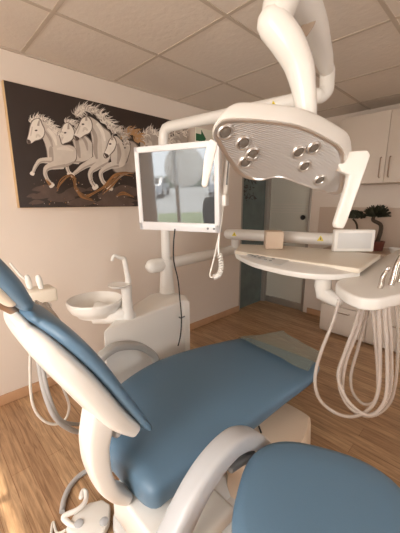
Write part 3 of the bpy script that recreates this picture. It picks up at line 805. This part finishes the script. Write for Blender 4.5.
# hand-held mouth camera on the monitor's right side
cmr = mc + rt * (MW / 2)
ic = thing('mouth_camera', 'white pen camera with coiled cord hung on right edge of monitor', 'dental camera', cmr)
dI = cmr.dot(_F)
I = lambda u, v, o=0: P(u, v, d=dI + o)
MB().tube([I(228, 152), I(227, 165), I(224.5, 190), I(222, 206)], [0.010, 0.016, 0.019, 0.014], 14, smooth=4, round_ends=True).build('camera_wand', M['white'], ic)
MB().tube([I(228.5, 160, -0.012), I(226.5, 185, -0.016)], [0.004, 0.005], 8).build('button_strip', M['armdark'], ic)
MB().box(I(223, 200, 0.0), (0.05, 0.05, 0.06), 0.006, Rm).build('holder', M['white'], ic)
co = MB()
co.tube([I(221.5, 206), I(220, 225), I(218.5, 246), I(219, 256)], 0.005, 8, smooth=5)
base_pts = [I(219.5, 254), I(221, 262), I(221, 270), I(218, 275.5), I(214, 277)]
bp, _ = catmull(base_pts, [0] * 5, 30)
hel = []
for i, p in enumerate(bp):
    t = (bp[min(i + 1, len(bp) - 1)] - bp[max(i - 1, 0)]).normalized()
    a_ = (_F - t * _F.dot(t)).normalized(); b_ = t.cross(a_)
    an = i * 0.72
    hel.append(p + (a_ * math.cos(an) + b_ * math.sin(an)) * 0.011)
co.tube(hel, 0.005, 6)
co.tube([I(213, 277.5), I(210, 275), I(214, 258), I(220, 230), I(223, 208)], 0.0045, 8, smooth=6)
co.build('coiled_cord', M['white'], ic)

# ================================================================== INSTRUMENT TABLE
TZ = 1.15
it = thing('instrument_table', 'ivory dental instrument table with curved control front on horizontal arm', 'instrument table', P(300, 262, z=TZ))
T = lambda u, v, z=TZ: P(u, v, z=z)
BZ = 1.205
MB().tube([Vector((px_ - 0.02, py_ - 0.12, AZ)), (px_ - 0.02, py_ + 0.0, AZ)], 0.056, 20, round_ends=True).build('arm_joint', M['white'], it)
MB().tube([(px_ - 0.02, py_ + 0.03, AZ), ae], 0.046, 20, round_ends=True).build('lower_arm', M['white'], it)
b0, b1 = P(229, 234, z=BZ), P(345, 240, z=BZ)
MB().tube([b0, b1], 0.050, 22, round_ends=True).build('upper_arm', M['white'], it)
MB().lathe([(0.042, AZ + 0.03), (0.04, BZ)], ae.lerp(b0, 0.25).xy.to_3d(), seg=22).build('arm_riser', M['white'], it)
bd = (b1 - b0).normalized(); bt_ = (Vector((0, 0, EYE)) - b0.lerp(b1, .5)); bt_ = (bt_ - bd * bt_.dot(bd)).normalized(); bu = bt_.cross(bd)
if bu.z < 0: bu = -bu
def bar_at(u):
    for i in range(401):
        q = b0.lerp(b1, i / 400); r_ = q - Vector((0, 0, EYE)); c_ = r_.dot(_F) * math.cos(PITCH) - r_.z * math.sin(PITCH)
        if 200 + FPX * r_.dot(_R) / c_ >= u: return q
    return b1
triangle(bar_at(236) + bt_ * 0.0505, bd, bu, 0.022, it)
triangle(bar_at(321) + bt_ * 0.0505, bd, bu, 0.026, it)
top_px = [(235, 250.5), (275, 257), (318, 263), (360, 268.5), (381, 254.5), (335, 249.5), (290, 246), (240, 244)]
slab = [T(*p) for p in top_px]
MB().prism([p - Z * 0.03 for p in slab], Z * 0.03, 0.006).build('tray_top', M['cream'], it)
fr_px = [(234.5, 249.5), (275, 256), (318, 262), (360, 267.5)]
in_ = [T(a, b, TZ - 0.004) for a, b in fr_px]
out_px = [(361, 272), (345, 274), (325, 274.5), (300, 272.5), (275, 268), (252, 262), (236, 254.5)]
ou_ = catmull([T(a, b, TZ - 0.028) for a, b in out_px], [0] * 7, 4)[0]
pn = MB()
poly_top = in_ + ou_
pn.prism([p - Z * 0.032 for p in poly_top], Z * 0.032, 0.008)
pn.build('control_front', M['white'], it)
# keypad on the sloping front
def Kp(s, t):                                                            # s along the front, t inner to outer
    a = in_[0].lerp(in_[-1], s); lo, hi = None, None
    o = min(ou_, key=lambda p: abs((p - a).dot((in_[-1] - in_[0]).normalized())))
    return a.lerp(o, t) + Z * 0.002
kz = [Kp(0.16, 0.25), Kp(0.56, 0.25), Kp(0.56, 0.78), Kp(0.22, 0.70)]
kp = MB().prism(kz, Z * 0.002).build('keypad', M['basegrey'], it)
logo = [Kp(0.19, 0.42), Kp(0.25, 0.42), Kp(0.25, 0.52), Kp(0.19, 0.52)]
for i in range(5):
    for j in range(2):
        if (i + j) % 4 == 3: continue
        c = Kp(0.31 + 0.032 * i, 0.42 + 0.16 * j) + Z * 0.002
        MB().lathe([(0.010, 0), (0.010, 0.0025), (0, 0.003)], c, seg=12).build('key_button', M['armdark'], kp)
MB().prism([p + Z * 0.0012 for p in logo], Z * 0.002).build('nameplate', M['armdark'], kp)
# film viewer
vb = T(354, 251, TZ)
vdir = (-_F).normalized()
vl, vr = P(332, 250, d=vb.dot(_F)), P(372, 250, d=vb.dot(_F))
vw = (vr - vl).length; vc = vl.lerp(vr, 0.5); vc.z = TZ + 0.0805
Rv = Matrix(((vr - vl).normalized(), Vector((0, 1, 0)), Z)).transposed()
vx = (vr - vl); vx.z = 0; vx.normalize(); Rv = Matrix((vx, Z.cross(vx), Z)).transposed()
fv = MB().box(vc, (vw, 0.045, 0.158), 0.010, Rv).build('film_viewer', M['white'], it)
MB().box(vc - Z.cross(vx) * 0.021, (vw - 0.05, 0.008, 0.11), 0.002, Rv).build('viewer_panel', M['basegrey'], fv)
# pivot below the tray
pv = P(323, 284, d=T(330, 264).dot(_F) - 0.02)
MB().lathe([(0.045, -0.02), (0.045, TZ - 0.03 - pv.z)], Vector((pv.x, pv.y, pv.z)), seg=22).build('pivot', M['white'], it)
lk = P(337, 295, d=T(330, 264).dot(_F) - 0.05)
MB().tube([pv - Z * 0.02, pv - Z * 0.05, lk - Z * 0.03], [0.043, 0.043, 0.038], 18, round_ends=True).build('pivot_link', M['white'], it)
MB().tube([b1 - Z * 0.03, Vector((b1.x, b1.y, TZ - 0.07)), Vector((b1.x * 0.55 + pv.x * 0.45, b1.y * 0.55 + pv.y * 0.45, TZ - 0.09)), Vector((pv.x, pv.y, TZ - 0.09))], 0.034, 14, smooth=5).build('tray_bracket', M['white'], it)
# handpiece holder
HZ = 1.10
hd_px = [(336, 282), (345, 276.5), (364, 268), (384, 256), (410, 246), (425, 262), (408, 289), (392, 296), (376, 299), (358, 297), (342, 289.5)]
hpts = catmull_closed([P(a, b, z=HZ) for a, b in hd_px], 3)
MB().prism([p - Z * 0.055 for p in hpts], Z * 0.055, 0.014).build('handpiece_holder', M['white'], it)

# tissue cube on the tray
cb = T(273, 248, TZ)
cw = 0.128
tag(MB().box(Vector((cb.x, cb.y, TZ + 0.002 + 0.066)), (0.13, 0.13, 0.132), 0.006, Euler((0, 0, rad(40))).to_matrix()).build('tissue_cube', M['box']), 'beige cardboard cube on left half of the instrument table', 'box')

# handpieces standing in the holder, each with its hose
hps = [((380, 288), (387, 270), 0.011, 'slim steel handpiece with bright tip, leftmost in the instrument table holder'),
       ((391, 285), (402, 254), 0.013, 'long curved steel handpiece at right edge of the holder'),
       ((399, 282), (410, 256), 0.011, 'steel handpiece just beyond the long curved one in the holder')]
hose_px = [[(339, 300), (333, 322), (321, 352), (315, 378), (320, 400), (338, 414), (356, 416), (372, 406), (379, 386), (380, 350), (378, 303)],
           [(366, 303), (362, 320), (350, 345), (341, 370), (340, 390), (350, 408), (368, 415), (384, 405), (391, 385), (391, 345), (388, 302)],
           [(361, 304), (355, 325), (345, 352), (338, 376), (346, 398), (360, 412), (374, 414), (386, 396), (387, 352), (384, 302)],
           [(370, 303), (366, 318), (358, 348), (351, 375), (353, 393), (364, 404), (376, 400), (378, 380), (376, 345), (372, 303)],
           [(396, 300), (398, 340), (396, 380), (389, 404), (372, 416), (352, 410), (343, 392), (346, 362), (358, 330), (364, 304)]]
hp_lab = []
for i, (a, b, r, lab) in enumerate(hps):
    t = thing('handpiece', lab, 'handpiece', P(a[0], a[1], z=HZ), 'handpieces in the instrument table holder')
    p0 = P(a[0], a[1], z=HZ + 0.001); dd = p0.dot(_F)
    p1 = P(b[0], b[1], d=dd + 0.03)
    pm = p0.lerp(p1, 0.6) + _R * (-0.006)
    MB().tube([p0, p0.lerp(p1, 0.2), pm, p1], [r, r * 1.15, r, r * 0.75], 14, smooth=5, round_ends=True).build('body', M['metal'], t)
    d_ = (p1 - pm).normalized()
    MB().tube([p1, p1 + d_ * 0.012], [r * 0.95, r * 0.9], 12, round_ends=True).build('head', M['silver'], t)
hz = [1.62, 1.66, 1.57, 1.70, 1.72]
hl = ['longest translucent hose loop, lowest and leftmost under the instrument table', 'translucent hose loop under the holder, reaching the second handpiece', 'translucent hose loop crossing in front of the others under the holder', 'shortest translucent hose loop, innermost under the holder', 'translucent hose hanging outermost on the right under the holder']
for i, hpx in enumerate(hose_px):
    pts = []
    n = len(hpx)
    top0 = P(hpx[0][0], hpx[0][1], z=HZ - 0.06).dot(_F) if i else (lk.dot(_F))
    topn = P(hpx[-1][0], hpx[-1][1], z=HZ - 0.06).dot(_F)
    for j, (u, v) in enumerate(hpx):
        f = j / (n - 1); s = math.sin(f * math.pi)
        dd = (top0 + (topn - top0) * f) * (1 - s) + s * (hz[i] + 0.04 * math.cos(f * math.pi))
        pts.append(P(u, v, d=dd))
    tag(MB().tube(pts, 0.0095 if i == 0 else 0.0088, 10, smooth=6).build('hose', M['hose']), hl[i], 'hose', 'hoses under the instrument table')

# ================================================================== DENTAL CHAIR
ch = thing('dental_chair', 'reclined blue vinyl dental chair with white shell in middle of room', 'dental chair', (-1.02, 0.95, 0))
# seat and leg rest
seat = MB()
ZS = 0.475
path = [(-0.985, 0.50, ZS - 0.015), (-1.03, 0.72, ZS - 0.006), (-1.05, 0.98, ZS + 0.002), (-1.025, 1.25, ZS + 0.008), (-0.98, 1.54, ZS + 0.004), (-0.972, 1.67, ZS - 0.002)]
cushion(seat, path, [0.275, 0.34, 0.37, 0.36, 0.33, 0.295], [0.082, 0.078, 0.07, 0.06, 0.05, 0.045], Vector((1, 0.05, 0)), e=3.6, k=7, rnd=0.06, n=56, dish=0.012)
seat.build('seat', M['blue'], ch)
# backrest, seen along its face: side profile measured in the plane of its near edge
XC = -1.04
B = lambda u, v, x=-0.80: Vector((XC, P(u, v, x=x).y, P(u, v, x=x).z))
cushion(MB(), [B(151, 429), B(133, 408), B(103, 371, -0.79), B(70, 341, -0.82), B(41, 323, -0.89)], [0.24, 0.248, 0.25, 0.22, 0.14], [0.020, 0.026, 0.030, 0.028, 0.020], X, e=3.0, k=6, rnd=0.022, n=44).build('backrest', M['blue'], ch)
cushion(MB(), [B(139, 435), B(118, 421), B(88, 390, -0.79), B(52, 356, -0.82), B(30, 332, -0.89)], [0.225, 0.245, 0.248, 0.21, 0.13], [0.036, 0.047, 0.049, 0.040, 0.018], X, e=3.8, k=6, rnd=0.022, n=44).build('backrest_shell', M['white'], ch)
MB().tube([B(124, 441) + X * 0.14, B(124, 441) + X * 0.19], 0.016, 16, round_ends=True).build('tilt_hinge', M['arm'], ch)
# hinge bracket below the shell
brk = [P(101, 408, x=-0.86), P(96, 430, x=-0.86), P(95, 452, x=-0.86), P(101, 476, x=-0.86), P(111, 489, x=-0.86), P(124, 494, x=-0.86)]
band(MB(), brk, X, 0.046, [0.055, 0.048, 0.040, 0.032, 0.026, 0.022], k=6).build('hinge_bracket', M['white'], ch)
# headrest
Hh = lambda u, v: B(u, v, -0.90)
hr = cushion(MB(), [Hh(29, 306), Hh(18, 293), Hh(2, 277), Hh(-18, 259), Hh(-40, 243)], [0.12, 0.135, 0.14, 0.14, 0.13], [0.026, 0.031, 0.034, 0.034, 0.032], X, e=2.8, k=6, rnd=0.03).build('headrest', M['blue'], ch)
cushion(MB(), [Hh(14, 305), Hh(1, 294), Hh(-16, 279), Hh(-40, 260)], [0.11, 0.125, 0.13, 0.12], [0.022, 0.026, 0.026, 0.024], X, e=2.8, k=5, rnd=0.02).build('headrest_plate', M['cream'], hr)
MB().tube([Hh(30, 325), Hh(18, 318), Hh(4, 312), Hh(-10, 308)], [0.016, 0.018, 0.020, 0.020], 12, smooth=4).build('headrest_mount', M['handle'], hr)
# armrests
AR = lambda u, v, x=-0.56: P(u, v, x=x)
band(MB(), [AR(150, 590), AR(172, 538), AR(193, 494), AR(212, 464), AR(232, 443), AR(248, 438), AR(260, 443), AR(264, 450)], X, 0.040, [0.046, 0.046, 0.045, 0.044, 0.040, 0.034, 0.028, 0.022], k=7).build('armrest', M['arm'], ch)
band(MB(), [AR(226, 466), AR(242, 456), (AR(254, 456)), AR(260, 462)], X, 0.032, [0.012, 0.016, 0.016, 0.012], k=6).build('armrest_pad', M['armdark'], ch)
AF = lambda u, v: P(u, v, x=-1.44)
band(MB(), [AF(96, 385), AF(99, 362), AF(107, 352), AF(120, 346), AF(138, 346), AF(151, 353), AF(156, 362), AF(157, 376)], X, 0.030, [0.022] * 8, k=7).build('armrest', M['armmid'], ch)
# frame, column, floor base and the tan cover under the leg rest
MB().box((-1.02, 0.62, 0.345), (0.94, 0.20, 0.07), 0.02).box((-1.0, 0.98, 0.355), (0.42, 0.80, 0.08), 0.02).build('seat_frame', M['white'], ch)
MB().box((-0.80, 0.50, 0.31), (0.30, 0.16, 0.16), 0.015).build('frame_corner', M['white'], ch)
basepl = catmull_closed([Vector(p) for p in [(-1.10, 0.50, 0.005), (-0.95, 0.44, 0.005), (-0.70, 0.50, 0.005), (-0.62, 0.80, 0.005), (-0.66, 1.2, 0.005), (-0.80, 1.44, 0.005), (-1.2, 1.44, 0.005), (-1.30, 1.1, 0.005), (-1.24, 0.75, 0.005)]], 4)
MB().prism(basepl, Z * 0.085, 0.03, seg=4).build('floor_base', M['basegrey'], ch)
MB().rings([se(Vector((-1.0, 0.86, z_)), X, Y, a_, b_, 3, 36) for z_, a_, b_ in ((0.08, 0.27, 0.34), (0.14, 0.24, 0.30), (0.24, 0.18, 0.22), (0.345, 0.16, 0.20))]).build('lift_column', M['basegrey'], ch)
cvx = [P(268, 399, z=0.30), P(306, 413, z=0.30), P(309, 424, z=0.30), P(300, 447, z=0.30), P(262, 462, z=0.30), P(230, 448, z=0.30)]
cb_ = sum(cvx, Vector()) / 6
def fl(p, z_, s_): return Vector((cb_.x + (p.x - cb_.x) * s_, cb_.y + (p.y - cb_.y) * s_, z_))
cov = MB(); cring = catmull_closed(cvx, 4)
cov.rings([[fl(p, 0.006, 1.10) for p in cring], [fl(p, 0.10, 1.09) for p in cring], [fl(p, 0.26, 1.03) for p in cring], [fl(p, 0.292, 1.0) for p in cring], [fl(p, 0.305, 0.93) for p in cring], [fl(p, 0.308, 0.6) for p in cring]])
cv_o = cov.build('base_cover', M['tan'], ch)
s0, s1 = P(256, 427, z=0.31), P(264, 432, z=0.31)
MB().box(s0.lerp(s1, 0.5), (0.05, 0.008, 0.006), 0.001, Euler((0, 0, rad(-40))).to_matrix()).build('vent_slot', M['dark'], cv_o)

# plastic sheets
def sheet(name, corners, m, label, cat, nx=16, ny=10, amp=0.006, seed=1):
    rs = random.Random(seed); q = MB()
    g_ = [[None] * (ny + 1) for _ in range(nx + 1)]
    for i in range(nx + 1):
        for j in range(ny + 1):
            a, b = i / nx, j / ny
            p = corners[0].lerp(corners[1], a).lerp(corners[3].lerp(corners[2], a), b)
            g_[i][j] = q.bm.verts.new(p + Z * (amp * (math.sin(a * 9 + b * 5) + math.sin(b * 13 - a * 4) + rs.uniform(-.7, .7)) * 0.5))
    for i in range(nx):
        for j in range(ny): q.bm.faces.new((g_[i][j], g_[i + 1][j], g_[i + 1][j + 1], g_[i][j + 1]))
    o = q.build(name, m, sharp=25)
    sm = o.modifiers.new('thickness', 'SOLIDIFY'); sm.thickness = 0.0012
    return tag(o, label, cat)
sheet('plastic_sheet', [P(238, 337, z=0.548), P(283, 331, z=0.545), P(321, 353, z=0.54), P(308, 371, z=0.545)], M['plastic'], 'clear crinkled plastic sheet over the foot end of blue chair', 'plastic sheet')

sheet('plastic_sheet', [P(35, 300, x=-1.16), P(48, 303, x=-1.16), P(66, 327, x=-0.98), P(36, 318, x=-0.92)], M['smoke'], 'smoky plastic cover over the top end of the chair back', 'plastic sheet', amp=0.003, seed=5)

# ================================================================== STOOL
sc_ = Vector((-0.235, 0.745, 0))
so = thing('operator_stool', 'blue padded stool in front of the dental chair at lower right', 'stool', sc_)
SZ = 0.625
rr_ = []
for s_, z_ in ((0.55, -0.095), (0.80, -0.095), (0.93, -0.085), (0.985, -0.06), (1.0, -0.035), (0.985, -0.012), (0.94, 0.006), (0.85, 0.014), (0.6, 0.018), (0.3, 0.018), (0.05, 0.018)):
    rr_.append(se(sc_ + Z * (SZ + z_ - 0.015), Vector((0.9, 0.43, 0)).normalized(), Vector((-0.43, 0.9, 0)).normalized(), 0.268 * s_, 0.262 * s_, 2.7, 56))
MB().rings(rr_).build('seat', M['blue'], so)
MB().lathe([(0.15, SZ - 0.128), (0.15, SZ - 0.11), (0.14, SZ - 0.1085)], sc_, seg=28).build('seat_plate', M['armdark'], so)
MB().lathe([(0.05, 0.09), (0.05, 0.13), (0.03, 0.14), (0.028, 0.34), (0.02, 0.345), (0.02, SZ - 0.127)], sc_, seg=20).build('gas_column', M['silver'], so)
for k in range(5):
    a = 2 * math.pi * k / 5 + 0.3; d = Vector((math.cos(a), math.sin(a), 0))
    lg = MB().tube([sc_ + Z * 0.10 + d * 0.03, sc_ + Z * 0.10 + d * 0.12, sc_ + Z * 0.075 + d * 0.25], [0.022, 0.02, 0.015], 12, round_ends=True).build('leg', M['silver'], so)
    MB().lathe([(0.0, -0.018), (0.026, -0.018), (0.03, -0.012), (0.03, 0.012), (0.026, 0.018), (0, 0.018)], sc_ + d * 0.25 + Z * 0.031, d.cross(Z), 18).build('caster', M['dark'], lg)

# ================================================================== FOOT CONTROL
ft = P(88, 519, z=0.03)
fc_ = thing('foot_control', 'white foot pedal with hooked carry handle on wooden floor', 'foot control', (ft.x, ft.y, 0))
fpx = [(66, 536), (76, 519), (90, 509), (103, 506), (111, 511), (110, 527), (104, 540), (85, 550)]
MB().prism([P(a, b, z=0.006) for a, b in fpx], Z * 0.045, 0.010).build('pedal_body', M['white'], fc_)
hk_ = [P(60, 522, z=0.05), P(55, 516, z=0.07), P(64, 516, z=0.075), P(77, 510, z=0.08), P(85, 502, z=0.085), P(86, 493, z=0.09), P(83, 491, z=0.09), P(81, 497, z=0.088)]
MB().tube([P(76, 528, z=0.04)] + [P(66, 521, z=0.06)] + hk_[2:], [0.012, 0.012] + [0.0115] * 6, 12, smooth=5, round_ends=True).build('carry_handle', M['white'], fc_)
for (u, v) in ((79, 524), (104, 522)):
    MB().lathe([(0.020, 0.05), (0.020, 0.056), (0.016, 0.059), (0, 0.06)], P(u, v, z=0.05).xy.to_3d(), seg=20).build('button', M['arm'], fc_)
MB().tube([P(66, 530, z=0.03), P(57, 533, z=0.012), P(52, 524, z=0.011), P(52, 508, z=0.011), P(54, 516, z=0.011)][0:2] + [P(53, 522, z=0.012), P(51, 535, z=0.011)], 0.006, 8, smooth=5).build('cord', M['hosepale'], fc_)
tag(MB().tube([P(62, 512, z=0.014), P(64, 500, z=0.014), P(69, 488, z=0.014), P(77, 478, z=0.014), P(87, 471, z=0.014), P(100, 468, z=0.014), P(118, 470, z=0.014)], 0.0135, 12, smooth=5).build('floor_hose', M['hosegrey']), 'grey hose curving over the floor behind the foot pedal', 'hose')

# ================================================================== ASSISTANT HOLDER WITH HOSES
ax_ = -1.72
A = lambda u, v, o=0: P(u, v, x=ax_ + o)
ah = thing('suction_holder', 'ivory suction instrument holder behind the headrest by left wall', 'instrument holder', A(42, 295))
a0 = A(40, 291)
AZt = a0.z
MB().box((ax_, a0.y, AZt - 0.02), (0.13, 0.14, 0.075), 0.012).build('holder_body', M['cream'], ah)
MB().tube([A(46, 298), A(46, 318), A(52, 338), A(78, 362), utop[0].lerp(ucn, 0.35) - Z * 0.25], 0.022, 14, smooth=5).build('holder_arm', M['white'], ah)
for (u, v, dx_) in ((27, 281, 0), (38, 281, 0.02)):
    b = A(u + 3, 287, dx_); t_ = A(u, v - 4, dx_)
    MB().tube([b, b.lerp(t_, 0.7), t_], [0.014, 0.016, 0.013], 12, round_ends=True).build('nozzle_socket', M['white'], ah)
tip = A(10, 263, 0)
MB().tube([A(30, 283), A(20, 275), tip], [0.006, 0.006, 0.005], 8).build('suction_tip', M['white'], ah)
loops = [([(31, 340), (30, 365), (31, 395), (36, 412), (46, 422), (57, 424), (66, 418), (69, 405), (63, 388), (57, 374), (53, 350), (50, 304)], 0.0075, 'hosepale', 'thin pale hose hanging in a wide loop beside the chair back'),
         ([(34, 300), (36, 340), (42, 380), (48, 402), (56, 418), (68, 428), (80, 432), (100, 432)], 0.015, 'hosegrey', 'thick clear suction hose sweeping under the chair back'),
         ([(42, 300), (40, 345), (45, 380), (52, 405), (61, 420), (74, 424), (100, 424)], 0.011, 'hosegrey', 'slimmer clear hose beside the thick suction hose')]
for pts, r, m_, lab in loops:
    o_ = 0.0
    q = [A(u, v, 0.06 * math.sin(math.pi * i / (len(pts) - 1)) * (1 if r < 0.01 else 2.2)) for i, (u, v) in enumerate(pts)]
    if r < 0.01: q = [A(33, 300)] + q
    tag(MB().tube(q, r, 10, smooth=6).build('hose', M[m_]), lab, 'hose', 'hoses of the suction holder')

# ================================================================== OUTSIDE, seen in the monitor's glass
def car(x0, y0, lab, m):
    t = thing('car', lab, 'car', (x0, y0, -0.15))
    pr = [(-2.1, 0.25), (-2.12, 0.7), (-1.95, 0.85), (-1.1, 0.95), (-0.5, 1.42), (0.7, 1.45), (1.5, 1.0), (2.05, 0.9), (2.12, 0.55), (2.08, 0.25)]
    MB().prism([(x0 - 0.8, y0 + a, b - 0.15) for a, b in pr], X * 1.6, 0.09).build('body', m, t)
    for k in (-1, 1): MB().prism([(x0 + k * 0.802, y0 - 0.95, 0.83), (x0 + k * 0.802, y0 - 0.45, 1.2), (x0 + k * 0.802, y0 + 0.62, 1.22), (x0 + k * 0.802, y0 + 1.2, 0.83)], X * 0.006 * k).build('side_window', M['dark'], t)
    MB().prism([(x0 - 0.62, y0 + 1.47, 0.88), (x0 + 0.62, y0 + 1.47, 0.88), (x0 + 0.55, y0 + 0.85, 1.24), (x0 - 0.55, y0 + 0.85, 1.24)], Vector((0, 0.02, 0.03))).build('windscreen', M['dark'], t)
    for a in (-1.3, 1.3):
        for k in (-1, 1): MB().lathe([(0.0, -0.09), (0.28, -0.09), (0.31, -0.05), (0.31, 0.05), (0.28, 0.09), (0, 0.09)], (x0 + k * 0.76, y0 + a, 0.16), X, 24).build('wheel', M['dark'], t)
    return t
car(-6.0, -21.0, 'silver car parked outside, mirrored at left of the monitor screen', M['car'])
car(-0.9, -21.0, 'silver car parked outside, mirrored at right of the monitor screen', M['car'])
tag(MB().box((-3, -9.2, -0.14), (24, 3.0, 0.03)).build('grass', M['lawn']), 'strip of grass outside the window', 'grass', None, 'stuff')
tag(MB().box((-5, -34, 0.5), (50, 1.2, 1.4), 0.3).build('hedge', M['hedge']), 'clipped pale hedge beyond the parked cars', 'hedge')
ds = thing('window_disc', 'round white disc hanging at the window, mirrored in the monitor', 'sign', (-1.52, YR + 0.03, 1.72))
MB().lathe([(0.278, 0), (0.285, 0.004), (0.278, 0.008), (0, 0.008)], (-1.52, YR + 0.02, 1.72), (0, 1, 0), 48).build('disc', M['disc'], ds)
MB().tube([(-1.52, YR + 0.024, 1.99), (-1.52, YR + 0.024, 2.30)], 0.003, 6).build('string', M['dark'], ds)
